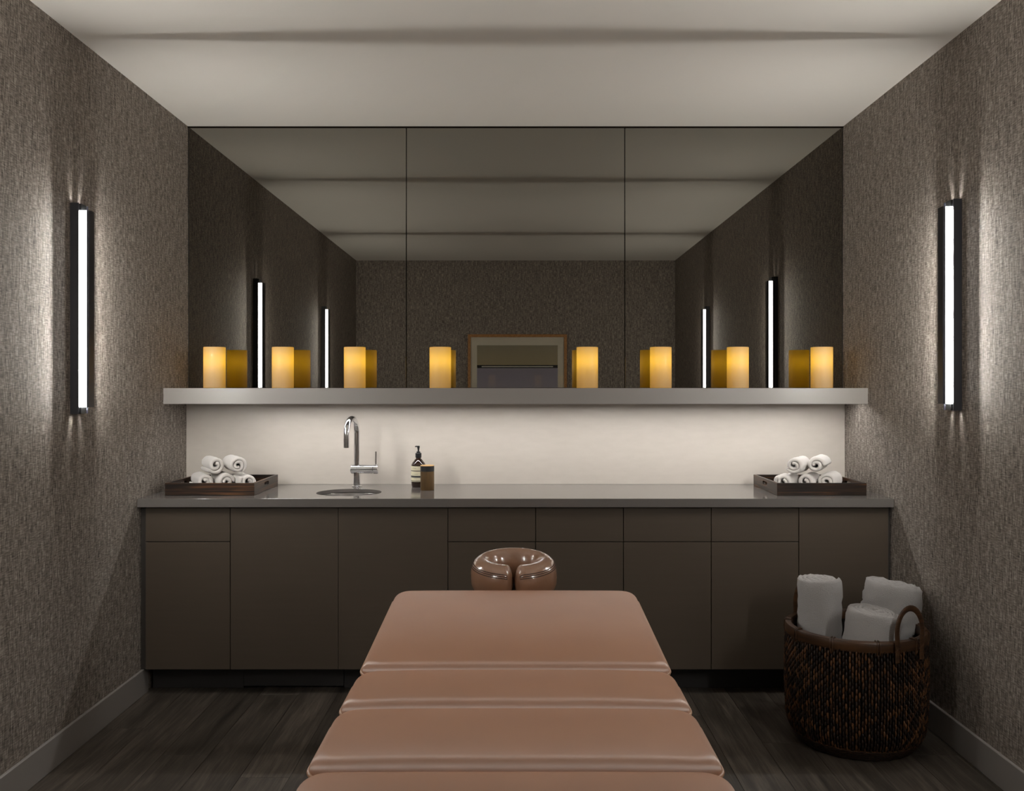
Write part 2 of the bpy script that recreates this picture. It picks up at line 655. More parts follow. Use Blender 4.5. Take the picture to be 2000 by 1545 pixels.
bv = o.modifiers.new('edge', 'BEVEL')
bv.width = 0.0015
bv.segments = 2
bv.limit_method = 'ANGLE'
bv.angle_limit = math.radians(50)
tag(o, 'long grey stone worktop with a round basin cut-out', 'worktop')

basin = thing('sink_basin', 'round undermounted steel basin sunk in the worktop', 'sink', (SINK[0], SINK[1], CT - STONE - 0.0003))
pr = [(0.168, -0.0005), (0.157, -0.0005), (0.154, -0.004), (0.152, -0.06), (0.145, -0.105), (0.125, -0.128), (0.09, -0.137), (0.022, -0.141), (0.022, -0.146), (0.094, -0.142), (0.13, -0.134), (0.151, -0.108), (0.158, -0.06), (0.168, -0.006), (0.168, -0.0005)]
lathe('bowl', pr, M['steel'], basin, 64)
lathe('drain', [(0, -0.139), (0.018, -0.139), (0.024, -0.138), (0.026, -0.1405), (0.021, -0.150), (0, -0.150)], M['chrome'], basin, 32)

# ------------------------------------------------------------------ base cabinets
CAB_F = 4.122            # door faces
seams = [-1.675, -1.291, -0.802, -0.306, 0.0905, 0.488, 0.885, 1.281, 1.687]
DRAWER_Z = 0.698
TOE = 0.120
G = 0.0016
def cabinet(x0, x1, kind, label, filler=None):
    t = thing('base_cabinet', label, 'cabinet', ((x0 + x1) / 2, CAB_F, 0), group='taupe base cabinets under the worktop')
    hw = (x1 - x0) / 2
    fa = -hw if filler != 'left' else -hw - 0.024
    fb = hw if filler != 'right' else hw + 0.012
    bm = bmesh.new()
    top = CB - 0.001
    dep = SPLASH_Y - CAB_F - 0.003
    add_box(bm, -hw + 0.0006, -hw + 0.018, 0.0225, dep, TOE, top)
    add_box(bm, hw - 0.018, hw - 0.0006, 0.0225, dep, TOE, top)
    add_box(bm, -hw + 0.018, hw - 0.018, 0.0225, dep, TOE, TOE + 0.018)
    add_box(bm, -hw + 0.018, hw - 0.018, dep - 0.01, dep, TOE + 0.018, top)
    add_box(bm, -hw + 0.018, hw - 0.018, 0.0225, 0.04, top - 0.05, top)
    bm_obj('carcass', bm, M['carcass'], t)
    if filler == 'left':
        box('filler_strip', fa, -hw - 0.0005, 0.014, 0.032, TOE, top, M['carcass'], t)
    if filler == 'right':
        box('filler_strip', hw + 0.0005, fb, 0.014, 0.032, TOE, top, M['carcass'], t)
    z1 = 0.8525
    if kind == 'drawer':
        box('drawer_front', -hw + G, hw - G, 0, 0.021, DRAWER_Z + G, z1, M['taupe'], t, 0.0008)
        box('door', -hw + G, hw - G, 0, 0.021, TOE + 0.001, DRAWER_Z - G, M['taupe'], t, 0.0008)
    elif kind == 'door':
        box('door', -hw + G, hw - G, 0, 0.021, TOE + 0.001, z1, M['taupe'], t, 0.0008)
    else:
        mid = -0.802 - (x0 + x1) / 2
        box('door', -hw + G, mid - 0.0009, 0, 0.021, TOE + 0.001, z1, M['taupe'], t, 0.0008)
        box('door', mid + 0.0009, hw - G, 0, 0.021, TOE + 0.001, z1, M['taupe'], t, 0.0008)
    return t
cabinet(seams[0], seams[1], 'drawer', 'narrow taupe base cabinet with drawer over door against the left wall', 'left')
cabinet(seams[1], seams[3], 'pair', 'wide taupe base cabinet with two tall doors under the basin')
cabinet(seams[3], seams[4], 'drawer', 'taupe drawer cabinet directly right of the two-door basin cabinet')
cabinet(seams[4], seams[5], 'drawer', 'taupe drawer cabinet second to the right of the basin cabinet')
cabinet(seams[5], seams[6], 'drawer', 'taupe drawer cabinet third to the right of the basin cabinet')
cabinet(seams[6], seams[7], 'drawer', 'taupe drawer cabinet next to the tall single door at right')
cabinet(seams[7], seams[8], 'door', 'taupe base cabinet with one tall door behind the wicker basket', 'right')

toe = thing('toe_kick', 'dark recessed toe kick boards beneath the base cabinets', 'toe kick', (0, 4.235, 0))
toe_x = [-1.686, -1.262, -0.797, -0.306, 0.488, 1.699]
for i in range(5):
    front = -0.008 if i == 1 else 0.0
    box('kick_board', toe_x[i] + 0.001, toe_x[i + 1] - 0.001, front, 0.016, 0.012 if i == 1 else 0.0005, TOE - 0.002, M['toe_kick'], toe, 0.0008)

# ------------------------------------------------------------------ wall sconces
def sconce(name_label, side, y, zc):
    """side -1 = left wall. Local x points out from the wall into the room, z is up from the fixture's lower end."""
    L = 0.807
    t = thing('wall_sconce', name_label, 'wall light', (side * HALF_W, y, zc - L / 2), (0, 0, 0 if side < 0 else PI), 'slim vertical wall sconces')
    hw = 0.0395
    fin = 0.033
    e = 0.025                                   # lens and bar stop short of the channel ends
    bm = bmesh.new()
    add_box(bm, 0.0003, 0.006, -hw, hw, 0, L)
    add_box(bm, 0.006, fin, -hw, -hw + 0.0025, 0, L)
    add_box(bm, 0.006, fin, hw - 0.0025, hw, 0, L)
    bm_obj('back_channel', bm, M['black_metal'], t)
    for (z0, z1) in ((0.0, e), (L - e, L)):
        box('end_cap', 0.0065, fin + 0.001, -0.0205, 0.0205, z0, z1, M['dark_cap'], t, 0.001)
    lens = box('lens', 0.0065, 0.054, -0.0198, 0.0198, e + 0.0005, L - e - 0.0005, M['lens'], t, 0.002)
    for s in (-1, 1):
        yy = sorted((s * 0.0199, s * 0.0207))
        box('lamp_line', 0.0368, 0.0380, yy[0], yy[1], e + 0.006, L - e - 0.006, M['lamp_line'], lens)
    box('front_bar', 0.0542, 0.064, -0.0210, 0.0210, e, L - e, M['black_metal'], t, 0.0003)
    return t
sconce('black framed glowing wall sconce on the left wall nearest the mirror', -1, 3.517, 1.6985)
sconce('black framed glowing wall sconce on the right wall nearest the mirror', 1, 3.510, 1.7120)
sconce('left wall sconce nearest the rear wall, seen only in the mirror', -1, 1.435, 1.705)
sconce('right wall sconce nearest the rear wall, seen only in the mirror', 1, 1.435, 1.705)

# ------------------------------------------------------------------ candles on the shelf
CAN_R, CAN_H, CAN_Y = 0.0535, 0.2035, 4.545
candle0 = None
candle_px = [419, 552.5, 693, 860, 1147, 1290.5, 1441, 1605]
candle_lab = ['amber pillar candle at the far left end of the shelf', 'amber pillar candle second from the left end of the shelf',
              'amber pillar candle third from the left end of the shelf', 'amber pillar candle just left of the picture seen in the mirror',
              'amber pillar candle just right of the picture seen in the mirror', 'amber pillar candle third from the right end of the shelf',
              'amber pillar candle second from the right end of the shelf', 'amber pillar candle at the far right end of the shelf']
for i, px in enumerate(candle_px):
    loc = ((px - 1007) / (1780 / CAN_Y), CAN_Y, SHELF_TOP + 0.0003)
    if candle0 is None:
        t = candle0 = thing('pillar_candle', candle_lab[i], 'candle', loc, group='glowing amber pillar candles on the shelf')
        R, H = CAN_R, CAN_H
        lathe('wax_body', [(0, 0), (R - 0.002, 0), (R, 0.002), (R, H - 0.002), (R - 0.0015, H), (R - 0.007, H - 0.001), (R - 0.011, H - 0.008), (R - 0.02, H - 0.016), (0, H - 0.018)], M['wax'], t, 64, True, None, 60)
        tube('wick', [(0, 0, H - 0.018), (0.0005, 0, H - 0.010), (0.002, 0.001, H - 0.004)], 0.0012, M['wick'], t, 6)
        ld = bpy.data.lights.new('candle_bulb', 'POINT')
        ld.energy = CANDLE_W
        ld.color = (1.0, 0.80, 0.30)
        ld.shadow_soft_size = 0.012
        lo = bpy.data.objects.new('candle_bulb', ld)
        lo.location = (0, 0, 0.134)
        link(lo, t)
    else:
        t = copy_tree(candle0)
        t.location = loc
        t.rotation_euler = (0, 0, random.uniform(0, 6))
        t['label'] = candle_lab[i]

# ------------------------------------------------------------------ faucet
fa = thing('basin_faucet', 'tall chrome gooseneck faucet with side lever behind the basin', 'faucet', (-0.801, 4.60, CT))
lathe('base_flange', [(0, 0.0002), (0.026, 0.0002), (0.026, 0.003), (0.0245, 0.0045), (0.018, 0.006), (0, 0.006)], M['chrome'], fa, 40)
lathe('base_post', [(0, 0.005), (0.0178, 0.005), (0.0178, 0.075), (0, 0.075)], M['chrome'], fa, 40)
# horizontal valve body
zb = 0.088
def xcyl(name, x0, x1, r, z, mat, parent, bev=0.002):
    prof = [(0, x0), (r - bev, x0), (r, x0 + bev), (r, x1 - bev), (r - bev, x1), (0, x1)]
    o = lathe(name, prof, mat, parent, 40)
    o.rotation_euler = (0, PI / 2, 0)
    o.location = (0, 0, z)
    return o
xcyl('valve_body', -0.030, 0.082, 0.0225, zb, M['chrome'], fa)
xcyl('valve_cap', 0.0832, 0.108, 0.0240, zb, M['chrome'], fa)
tube('lever', [(0.096, 0, zb + 0.018), (0.096, 0, zb + 0.088)], 0.0042, M['chrome'], fa, 12)
d = Vector((-0.16, -0.987, 0)).normalized()
Rb = 0.076
pts = [Vector((0, 0, 0.10)), Vector((0, 0, 0.16)), Vector((0, 0, 0.22)), Vector((0, 0, 0.268))]
for k in range(1, 17):
    a = PI * k / 16
    pts.append(d * (Rb - Rb * math.cos(a)) + Vector((0, 0, 0.268 + Rb * math.sin(a))))
end = d * (2 * Rb)
pts.append(end + Vector((0, 0, 0.252)))
pts = [p * 1.0 for p in pts]
tube('spout', pts, 0.0146, M['chrome'], fa, 20)
tube('spray_head', [end + Vector((0, 0, 0.2515)), end + Vector((0, 0, 0.205))], 0.0153, M['chrome'], fa, 20)

# ------------------------------------------------------------------ soap bottle and wooden jar
bt = thing('soap_bottle', 'brown pump bottle with cream banded label on the worktop', 'bottle', (-0.488, 4.578, CT + 0.0003))
R = 0.0362
lathe('bottle_body', [(0, 0), (R - 0.006, 0), (R - 0.003, 0.002), (R - 0.0005, 0.022), (R, 0.03), (R, 0.108), (R - 0.001, 0.113), (R - 0.005, 0.121), (R - 0.012, 0.1295), (0.0175, 0.1385), (0.0135, 0.1415), (0.0128, 0.144), (0.0128, 0.152), (0, 0.152)], M['amber_glass'], bt, 56)
# label wrapped round the bottle, in bands
lr = R + 0.0004
lab = lathe('label', [(R + 0.0001, 0.029), (lr, 0.029), (lr, 0.106), (R + 0.0001, 0.106)], M['label_cream'], bt, 56)
for (za, zb2) in ((0.0318, 0.0345), (0.0493, 0.0585), (0.0806, 0.0842)):
    lathe('label_band', [(lr, za), (lr + 0.0002, za), (lr + 0.0002, zb2), (lr, zb2)], M['label_black'], lab, 56)
def curved_text(name, body, size, z, ang, parent, mat):
    cu = bpy.data.curves.new(name, 'FONT')
    cu.body = body
    cu.size = size
    cu.align_x = 'CENTER'
    tmp = bpy.data.objects.new(name, cu)
    C.objects.link(tmp)
    bpy.context.view_layer.update()
    me = bpy.data.meshes.new_from_object(tmp.evaluated_get(bpy.context.evaluated_depsgraph_get()))
    bpy.data.objects.remove(tmp)
    for v in me.vertices:
        a = ang + v.co.x / lr
        v.co = Vector((math.sin(a) * (lr + 0.0003), -math.cos(a) * (lr + 0.0003), z + v.co.y))
    me.materials.clear()
    me.materials.append(mat)
    return link(bpy.data.objects.new(name, me), parent)
curved_text('label_print', 'A\u0113sop.', 0.0085, 0.0935, -0.48, lab, M['label_ink'])
def print_line(z, h, a0, a1):
    # a line of print too fine to read: a thin strip of ink following the bottle
    vv, ff = [], []
    for k in range(9):
        a = a0 + (a1 - a0) * k / 8
        for zz in (z, z + h):
            for rr_ in (lr, lr + 0.0003):
                vv.append((math.sin(a) * rr_, -math.cos(a) * rr_, zz))
    for k in range(8):
        b = k * 4
        ff += [(b + 1, b + 5, b + 7, b + 3), (b, b + 2, b + 6, b + 4), (b + 2, b + 3, b + 7, b + 6), (b, b + 4, b + 5, b + 1)]
    mesh_obj('label_print', vv, ff, M['label_ink'], lab)
for (z_, a_, b_) in ((0.0655, -0.95, -0.62), (0.0655, -0.52, 0.05), (0.0435, -0.55, -0.05)):
    print_line(z_, 0.0011, a_, b_)
lathe('pump_collar', [(0, 0.1475), (0.0148, 0.1475), (0.0152, 0.149), (0.0152, 0.169), (0.014, 0.1705), (0.0095, 0.171), (0.0095, 0.178), (0, 0.178)], M['black_plastic'], bt, 40)
ph = lathe('pump_head', [(0, 0.177), (0.0042, 0.177), (0.0044, 0.188), (0.0065, 0.197), (0.0066, 0.2055), (0.005, 0.2065), (0, 0.2065)], M['black_plastic'], bt, 28)
tube('nozzle', [(0.0, 0, 0.2015), (-0.009, -0.001, 0.2035), (-0.014, -0.002, 0.2030), (-0.0165, -0.002, 0.2010)], [0.0038, 0.0034, 0.003, 0.0026], M['black_plastic'], ph, 10)

jr = thing('wooden_jar', 'round wooden jar with black band in front of the pump bottle', 'jar', (-0.4305, 4.445, CT + 0.0003))
lathe('jar_body', [(0, 0), (0.0325, 0), (0.0335, 0.0015), (0.0335, 0.0905), (0, 0.0905)], M['jar_wood'], jr, 56)
lathe('band', [(0, 0.091), (0.0337, 0.091), (0.0337, 0.1165), (0, 0.1165)], M['jar_band'], jr, 56)
lathe('lid', [(0, 0.1168), (0.0333, 0.1168), (0.0333, 0.1195), (0.0318, 0.1205), (0.029, 0.1205), (0.027, 0.1198), (0, 0.1198)], M['jar_top'], jr, 56)

# ------------------------------------------------------------------ trays
def tray(x, y, label):
    t = thing('serving_tray', label, 'tray', (x, y, CT + 0.0003), group='striped wood trays at the ends of the worktop')
    hx, hy, h, th = 0.2065, 0.2095, 0.0575, 0.011
    box('tray_base', -hx + th, hx - th, -hy + th, hy - th, 0.0, 0.008, M['ebony'], t)
    box('tray_side', -hx, hx, -hy, -hy + th - 0.0002, 0, h, M['ebony'], t, 0.0006)
    box('tray_side', -hx, hx, hy - th + 0.0002, hy, 0, h, M['ebony'], t, 0.0006)
    for s in (-1, 1):
        # end board with a rounded hand slot
        bm = bmesh.new()
        xo = s * hx
        xi = s * (hx - th)
        a = hy - th
        out = [(-a, 0), (a, 0), (a, h), (-a, h)]
        slot = []
        sw, sh, zc = 0.030, 0.0085, 0.036
        for k in range(16):
            an = PI / 2 + PI * k / 15
            slot.append((-sw + sh * math.cos(an), zc + sh * math.sin(an)))
        for k in range(16):
            an = -PI / 2 + PI * k / 15
            slot.append((sw + sh * math.cos(an), zc + sh * math.sin(an)))
        es = []
        for lp in (out, slot):
            vv = [bm.verts.new((xo, p, q)) for p, q in lp]
            es += [bm.edges.new((vv[k], vv[(k + 1) % len(vv)])) for k in range(len(vv))]
        bmesh.ops.triangle_fill(bm, use_beauty=True, use_dissolve=False, edges=es)
        r = bmesh.ops.extrude_face_region(bm, geom=bm.faces[:])
        for g in r['geom']:
            if isinstance(g, bmesh.types.BMVert):
                g.co.x = xi
        bm_obj('tray_end', bm, M['ebony'], t)
    return t
TL = (-1.413, 4.4175)
TR = (1.4145, 4.4175)
tray(TL[0], TL[1], 'dark striped wood tray at the left end of the worktop')
tray(TR[0], TR[1], 'dark striped wood tray at the right end of the worktop')

# ------------------------------------------------------------------ rolled towels
def towel_mesh(name, radius, length, thick, r0, seed, squash=1.0, steps_per_turn=26, jitter=0.0016, nax=18):
    """A towel rolled into a spiral about the z axis (0..length), the sheet a rounded strip."""
    rng = random.Random(seed)
    turns = (radius - thick / 2 - r0) / (thick * 0.99)
    n = int(turns * steps_per_turn)
    phase = rng.uniform(0, 2 * PI)
    # stadium loop in (axial, radial)
    loop = []
    for k in range(nax + 1):
        loop.append((thick / 2 + (length - thick) * k / nax, thick / 2))
    for k in range(1, 5):
        a = PI / 2 - PI * k / 5
        loop.append((length - thick / 2 + math.cos(a) * thick / 2, math.sin(a) * thick / 2))
    for k in range(nax + 1):
        loop.append((length - thick / 2 - (length - thick) * k / nax, -thick / 2))
    for k in range(1, 5):
        a = -PI / 2 - PI * k / 5
        loop.append((thick / 2 + math.cos(a) * thick / 2, math.sin(a) * thick / 2))
    m_ = len(loop)
    verts, faces = [], []
    off = Vector((seed * 3.1, seed * 1.7, 0))
    for i in range(n + 1):
        u = i / n
        a = phase + 2 * PI * turns * u
        rr = r0 + thick * 0.99 * turns * u
        taper = 0.55 if i in (0, n) else 1.0
        ax_shift = 0.006 * (mnoise.noise(Vector((a * 0.35, seed, 0)))) + (1 - u) * 0.004
        for (z, q) in loop:
            r_ = rr + q * taper * 0.97
            px, py = r_ * math.cos(a), r_ * math.sin(a)
            p = Vector((px, py, z))
            nz = mnoise.noise(p * 140 + off) * jitter + mnoise.noise(p * 34 + off) * jitter * 1.8
            r_ += nz
            em = min(z, length - z)
            if em < 0.03:
                r_ -= radius * 0.05 * (1 - em / 0.03) ** 2 * (r_ / radius)
            zz = z + mnoise.noise(p * 60 + off + Vector((9, 0, 0))) * jitter * 1.5 + (ax_shift if z > length / 2 else -ax_shift)
            verts.append((r_ * math.cos(a) * (2 - squash), r_ * math.sin(a) * squash, zz))
    for i in range(n):
        for k in range(m_):
            l = (k + 1) % m_
            faces.append((i * m_ + k, (i + 1) * m_ + k, (i + 1) * m_ + l, i * m_ + l))
    faces.append(tuple(range(m_)))
    faces.append(tuple(n * m_ + k for k in range(m_ - 1, -1, -1)))
    me = bpy.data.meshes.new(name)
    me.from_pydata(verts, [], faces)
    me.materials.append(M['terry'])
    for p in me.polygons:
        p.use_smooth = True
    me.update()
    return me

ROLL_R, ROLL_L = 0.0462, 0.190
hand_meshes = [towel_mesh('hand_towel', ROLL_R, ROLL_L, t_, 0.0085, s_, q_, 30, 0.0013) for s_, t_, q_ in ((1, 0.0165, 0.97), (2, 0.0185, 0.99), (3, 0.016, 0.96), (4, 0.0175, 1.0), (5, 0.015, 0.98))]
tray_floor = CT + 0.0083
def hand_towel(i, x, y, z, alpha, label, group):
    o = bpy.data.objects.new('hand_towel', hand_meshes[i % 5])
    # roll axis: from the near face (x, y, z) going back and sideways by alpha
    dirv = Vector((math.sin(alpha), math.cos(alpha), 0))
    q = dirv.to_track_quat('Z', 'Y')
    o.rotation_mode = 'QUATERNION'
    o.rotation_quaternion = q
    o.location = (x, y, z)
    link(o)
    tag(o, label, 'towel', group)
zl = tray_floor + ROLL_R * 0.985
zu = zl + 0.0785
names_l = ['white rolled towel, bottom left of the pile in the left tray', 'white rolled towel, bottom middle of the pile in the left tray',
           'white rolled towel, bottom right of the pile in the left tray', 'white rolled towel, upper left of the pile in the left tray',
           'white rolled towel, upper right of the pile in the left tray']
names_r = [s.replace('in the left tray', 'in the right tray') for s in names_l]
gl_, gr_ = 'rolled towels in the left tray', 'rolled towels in the right tray'
al = math.radians(-30)
for i, (x_, y_, z_) in enumerate(((-1.4665, 4.305, zl), (-1.3645, 4.300, zl), (-1.2605, 4.300, zl), (-1.414, 4.300, zu), (-1.309, 4.297, zu))):
    hand_towel(i, x_, y_, z_, al + (0.0, 0.0, 0.0, 0.0, 0.02)[i], names_l[i], gl_)
al = math.radians(30)
for i, (x_, y_, z_) in enumerate(((1.2625, 4.300, zl), (1.3635, 4.302, zl), (1.4645, 4.305, zl), (1.311, 4.296, zu), (1.416, 4.300, zu))):
    hand_towel(i + 2, x_, y_, z_, al + (0.0, 0.0, 0.0, 0.0, -0.04)[i], names_r[i], gr_)

# ------------------------------------------------------------------ massage table
def rounded_rect(hx, hy, r, nc=8, ns=10):
    r = max(min(r, hx - 1e-4, hy - 1e-4), 1e-4)
    pts = []
    corners = [(hx - r, hy - r, 0), (-hx + r, hy - r, PI / 2), (-hx + r, -hy + r, PI), (hx - r, -hy + r, 3 * PI / 2)]
    for ci, (cx, cy, a0) in enumerate(corners):
        for k in range(nc + 1):
            a = a0 + PI / 2 * k / nc
            pts.append((cx + r * math.cos(a), cy + r * math.sin(a)))
        nx, ny, na = corners[(ci + 1) % 4]
        a = a0 + PI / 2
        sx, sy = cx + r * math.cos(a), cy + r * math.sin(a)
        ex, ey = nx + r * math.cos(na), ny + r * math.sin(na)
        for k in range(1, ns):
            pts.append((sx + (ex - sx) * k / ns, sy + (ey - sy) * k / ns))
    return pts

def cushion(parent, y_near, y_far, z_near, z_far, hx, rc=0.055, er=0.030, dome=0.012, thick=0.085):
    hy = (y_far - y_near) / 2
    cy = (y_far + y_near) / 2
    cz = (z_near + z_far) / 2
    pitch = math.atan2(z_far - z_near, y_far - y_near)
    hy = hy / math.cos(pitch)
    def axis(h):
        e_ = [h - rc * (1 - math.cos(PI / 2 * k / 12)) for k in range(13)]          # dense towards the edge
        half_ = e_ + [(h - rc) * (1 - k / 10) for k in range(1, 11)]
        return [-q for q in half_[:-1]] + [q for q in reversed(half_)]
    ax_, ay_ = axis(hx), axis(hy)
    na, nb = len(ax_), len(ay_)
    def place(px, py):
        cx_, cy_ = hx - rc, hy - rc
        if abs(px) > cx_ and abs(py) > cy_:
            a_, b_ = (abs(px) - cx_) / rc, (abs(py) - cy_) / rc
            qx, qy = a_ * math.sqrt(1 - b_ * b_ / 2), b_ * math.sqrt(1 - a_ * a_ / 2)
            d_ = rc * (1 - math.hypot(qx, qy))
            return math.copysign(cx_ + rc * qx, px), math.copysign(cy_ + rc * qy, py), d_
        return px, py, min(hx - abs(px), hy - abs(py))
    verts, faces = [], []
    for py in ay_:
        for px in ax_:
            qx, qy, d_ = place(px, py)
            z = 0.0
            if d_ < er:
                z = -er * (1 - math.sqrt(max(0.0, 1 - (1 - max(d_, 0) / er) ** 2)))
            z += dome * (1 - (qx / hx) ** 4) * (1 - (abs(qy) / hy) ** 3)
            verts.append((qx, qy, z))
    for j in range(nb - 1):
        for i in range(na - 1):
            b_ = j * na + i
            faces.append((b_, b_ + 1, b_ + na + 1, b_ + na))
    rim = [i for i in range(na)] + [j * na + na - 1 for j in range(1, nb)] + [(nb - 1) * na + i for i in range(na - 2, -1, -1)] + [j * na for j in range(nb - 2, 0, -1)]
    prev_ = rim
    for (ins, z) in ((0.0, -er * 1.2), (0.0, -thick + 0.02), (0.003, -thick + 0.006), (0.012, -thick)):
        cur = []
        for k in rim:
            vx, vy, _ = verts[k]
            cur.append(len(verts))
            verts.append((vx * (1 - ins / hx), vy * (1 - ins / hy), z))
        for k in range(len(rim)):
            q = (k + 1) % len(rim)
            faces.append((prev_[k], cur[k], cur[q], prev_[q]))
        prev_ = cur
    faces.append(tuple(reversed(prev_)))
    o = mesh_obj('cushion', verts, faces, M['leather'], parent, True)
    o.location = (0, cy, cz)
    o.rotation_euler = (pitch, 0, 0)
    pip = [Vector((px, py, -er * 1.02)) for px, py in rounded_rect(hx + 0.0012, hy + 0.0012, rc)]
    tube('piping', pip, 0.0042, M['leather_piping'], o, 8, True)
    pip2 = [Vector((px, py, -er * 1.02 - 0.02)) for px, py in rounded_rect(hx + 0.0008, hy + 0.0008, rc)]
    tube('piping', pip2, 0.0036, M['leather_piping'], o, 8, True)
    # stitches just above the piping on the near edge
    vs_, fs_ = [], []
    k = -hx + rc
    while k < hx - rc:
        b = len(vs_)
        y_ = -hy + 0.0016 - 0.0012
        zc_ = -er * 0.78
        for dx in (0, 0.0055):
            for dy, dz in ((-0.0009, -0.0009), (0.0009, -0.0009), (0.0009, 0.0009), (-0.0009, 0.0009)):
                vs_.append((k + dx, y_ + dy, zc_ + dz))
        fs_ += [(b, b + 1, b + 2, b + 3), (b + 7, b + 6, b + 5, b + 4), (b, b + 4, b + 5, b + 1), (b + 1, b + 5, b + 6, b + 2), (b + 2, b + 6, b + 7, b + 3), (b + 3, b + 7, b + 4, b)]
        k += 0.009
    st = mesh_obj('stitching', vs_, fs_, M['leather_piping'], o)
    st['kind'] = 'stuff'
    return o

tb = thing('massage_table', 'tan leather massage table with four padded sections and face cradle', 'massage table', (0, 0, 0))
HX = 0.382
TZ = 0.716
cushion(tb, 2.205, 2.885, TZ + 0.006, TZ + 0.043, 0.380)
cushion(tb, 1.949, 2.198, TZ, TZ + 0.002, HX)
cushion(tb, 1.640, 1.942, TZ, TZ + 0.001, HX)
cushion(tb, 0.900, 1.633, TZ, TZ, HX)
# support deck, frame, lift column and base under the padding
box('deck', -0.33, 0.33, 0.94, 2.80, TZ - 0.115, TZ - 0.090, M['table_frame'], tb, 0.004)
bm = bmesh.new()
add_box(bm, -0.29, -0.24, 1.0, 2.72, TZ - 0.175, TZ - 0.117, 0.004)
add_box(bm, 0.24, 0.29, 1.0, 2.72, TZ - 0.175, TZ - 0.117, 0.004)
add_box(bm, -0.24, 0.24, 1.40, 1.46, TZ - 0.175, TZ - 0.117)
add_box(bm, -0.24, 0.24, 2.10, 2.16, TZ - 0.175, TZ - 0.117)
bm_obj('frame_rails', bm, M['table_frame'], tb)
box('lift_column', -0.13, 0.13, 1.64, 1.92, 0.09, TZ - 0.12, M['table_frame'], tb, 0.012, 3)
box('pedestal_base', -0.26, 0.26, 1.20, 2.36, 0.001, 0.088, M['table_frame'], tb, 0.02, 3)

# face cradle: horseshoe cushion on two rods
cr = thing_cr = bpy.data.objects.new('face_cradle', None)
C.objects.link(cr)
cr.parent = tb
cr.location = (-0.006, 3.070, 0.762)
cr.scale = (1.05, 1.0, 1.05)
cr.rotation_euler = (math.radians(9), 0, 0)
cr['label'] = 'tan leather horseshoe face cradle with dark stitching'
def cradle():
    ox, oy = 0.138, 0.128
    hh = 0.060
    n = 84
    a0, a1 = -PI / 2 + 0.32, 3 * PI / 2 - 0.32
    seg = 28
    verts, faces = [], []
    rows = []
    def half(a):
        f = (1 - math.sin(a)) / 2            # 0 at the back, 1 at the open front
        return 0.030 + 0.028 * f ** 1.15
    def frame(a):
        ro = Vector((ox * math.cos(a), oy * math.sin(a), 0))
        nrm = Vector((math.cos(a) / ox, math.sin(a) / oy, 0)).normalized()
        return ro - nrm * half(a), nrm, half(a)
    for i in range(n + 1):
        u = i / n
        a = a0 + (a1 - a0) * u
        rows.append((a, 1.0))
    # rounded ends
    capn = 10
    CAP = 0.30
    full = []
    for k in range(capn):
        q = k / capn
        full.append((a0 - CAP + CAP * math.sin(q * PI / 2), math.sqrt(max(0.0, 1 - (1 - math.sin(q * PI / 2)) ** 2)) if k else 0.10))
    full += rows
    for k in range(capn - 1, -1, -1):
        q = k / capn
        full.append((a1 + CAP - CAP * math.sin(q * PI / 2), math.sqrt(max(0.0, 1 - (1 - math.sin(q * PI / 2)) ** 2)) if k else 0.10))
    for (a, s) in full:
        c, nrm, hw_ = frame(a)
        for k in range(seg):
            t_ = 2 * PI * k / seg
            ct, st_ = math.cos(t_), math.sin(t_)
            # superellipse section: fuller outside, sloping in to the opening
            cx = math.copysign(abs(ct) ** 0.75, ct)
            cz = math.copysign(abs(st_) ** 0.8, st_)
            z = cz * hh * s
            if cz > 0:
                z -= 0.016 * max(0, -cx) * s * cz
            p = c + nrm * (cx * hw_ * s) + Vector((0, 0, z))
            p += nrm * 0.002 * mnoise.noise(p * 30)
            verts.append(p)
    m_ = len(full)
    for i in range(m_ - 1):
        for k in range(seg):
            l = (k + 1) % seg
            faces.append((i * seg + k, (i + 1) * seg + k, (i + 1) * seg + l, i * seg + l))
    faces.append(tuple(range(seg)))
    faces.append(tuple((m_ - 1) * seg + k for k in range(seg - 1, -1, -1)))
    bm = bmesh.new()
    me = bpy.data.meshes.new('tmp')
    me.from_pydata([tuple(v) for v in verts], [], faces)
    bm.from_mesh(me)
    bpy.data.meshes.remove(me)
    bm_obj('cradle_cushion', bm, M['cradle_leather'], cr, True)
    def seam(tang, lift):
        out = []
        for (a, s) in full[3:-3]:
            c, nrm, hw_ = frame(a)
            ct, st_ = math.cos(tang), math.sin(tang)
            out.append(c + nrm * (ct ** 0.75 * hw_ * s + 0.0008) + Vector((0, 0, st_ ** 0.8 * hh * s + lift)))
        return out
    for tang in (0.50, 0.62, 0.74):
        tube('stitch_line', seam(tang, 0.0004), 0.0011, M['stitch'], cr, 6)
cradle()
box('cradle_plate', -0.10, 0.10, -0.11, 0.13, -0.075, -0.062, M['table_frame'], cr, 0.004)
for s in (-1, 1):
    tube('support_rod', [(s * 0.06, 0.08, -0.072), (s * 0.06, -0.12, -0.085), (s * 0.06, -0.42, -0.085)], 0.008, M['chrome'], cr, 12)

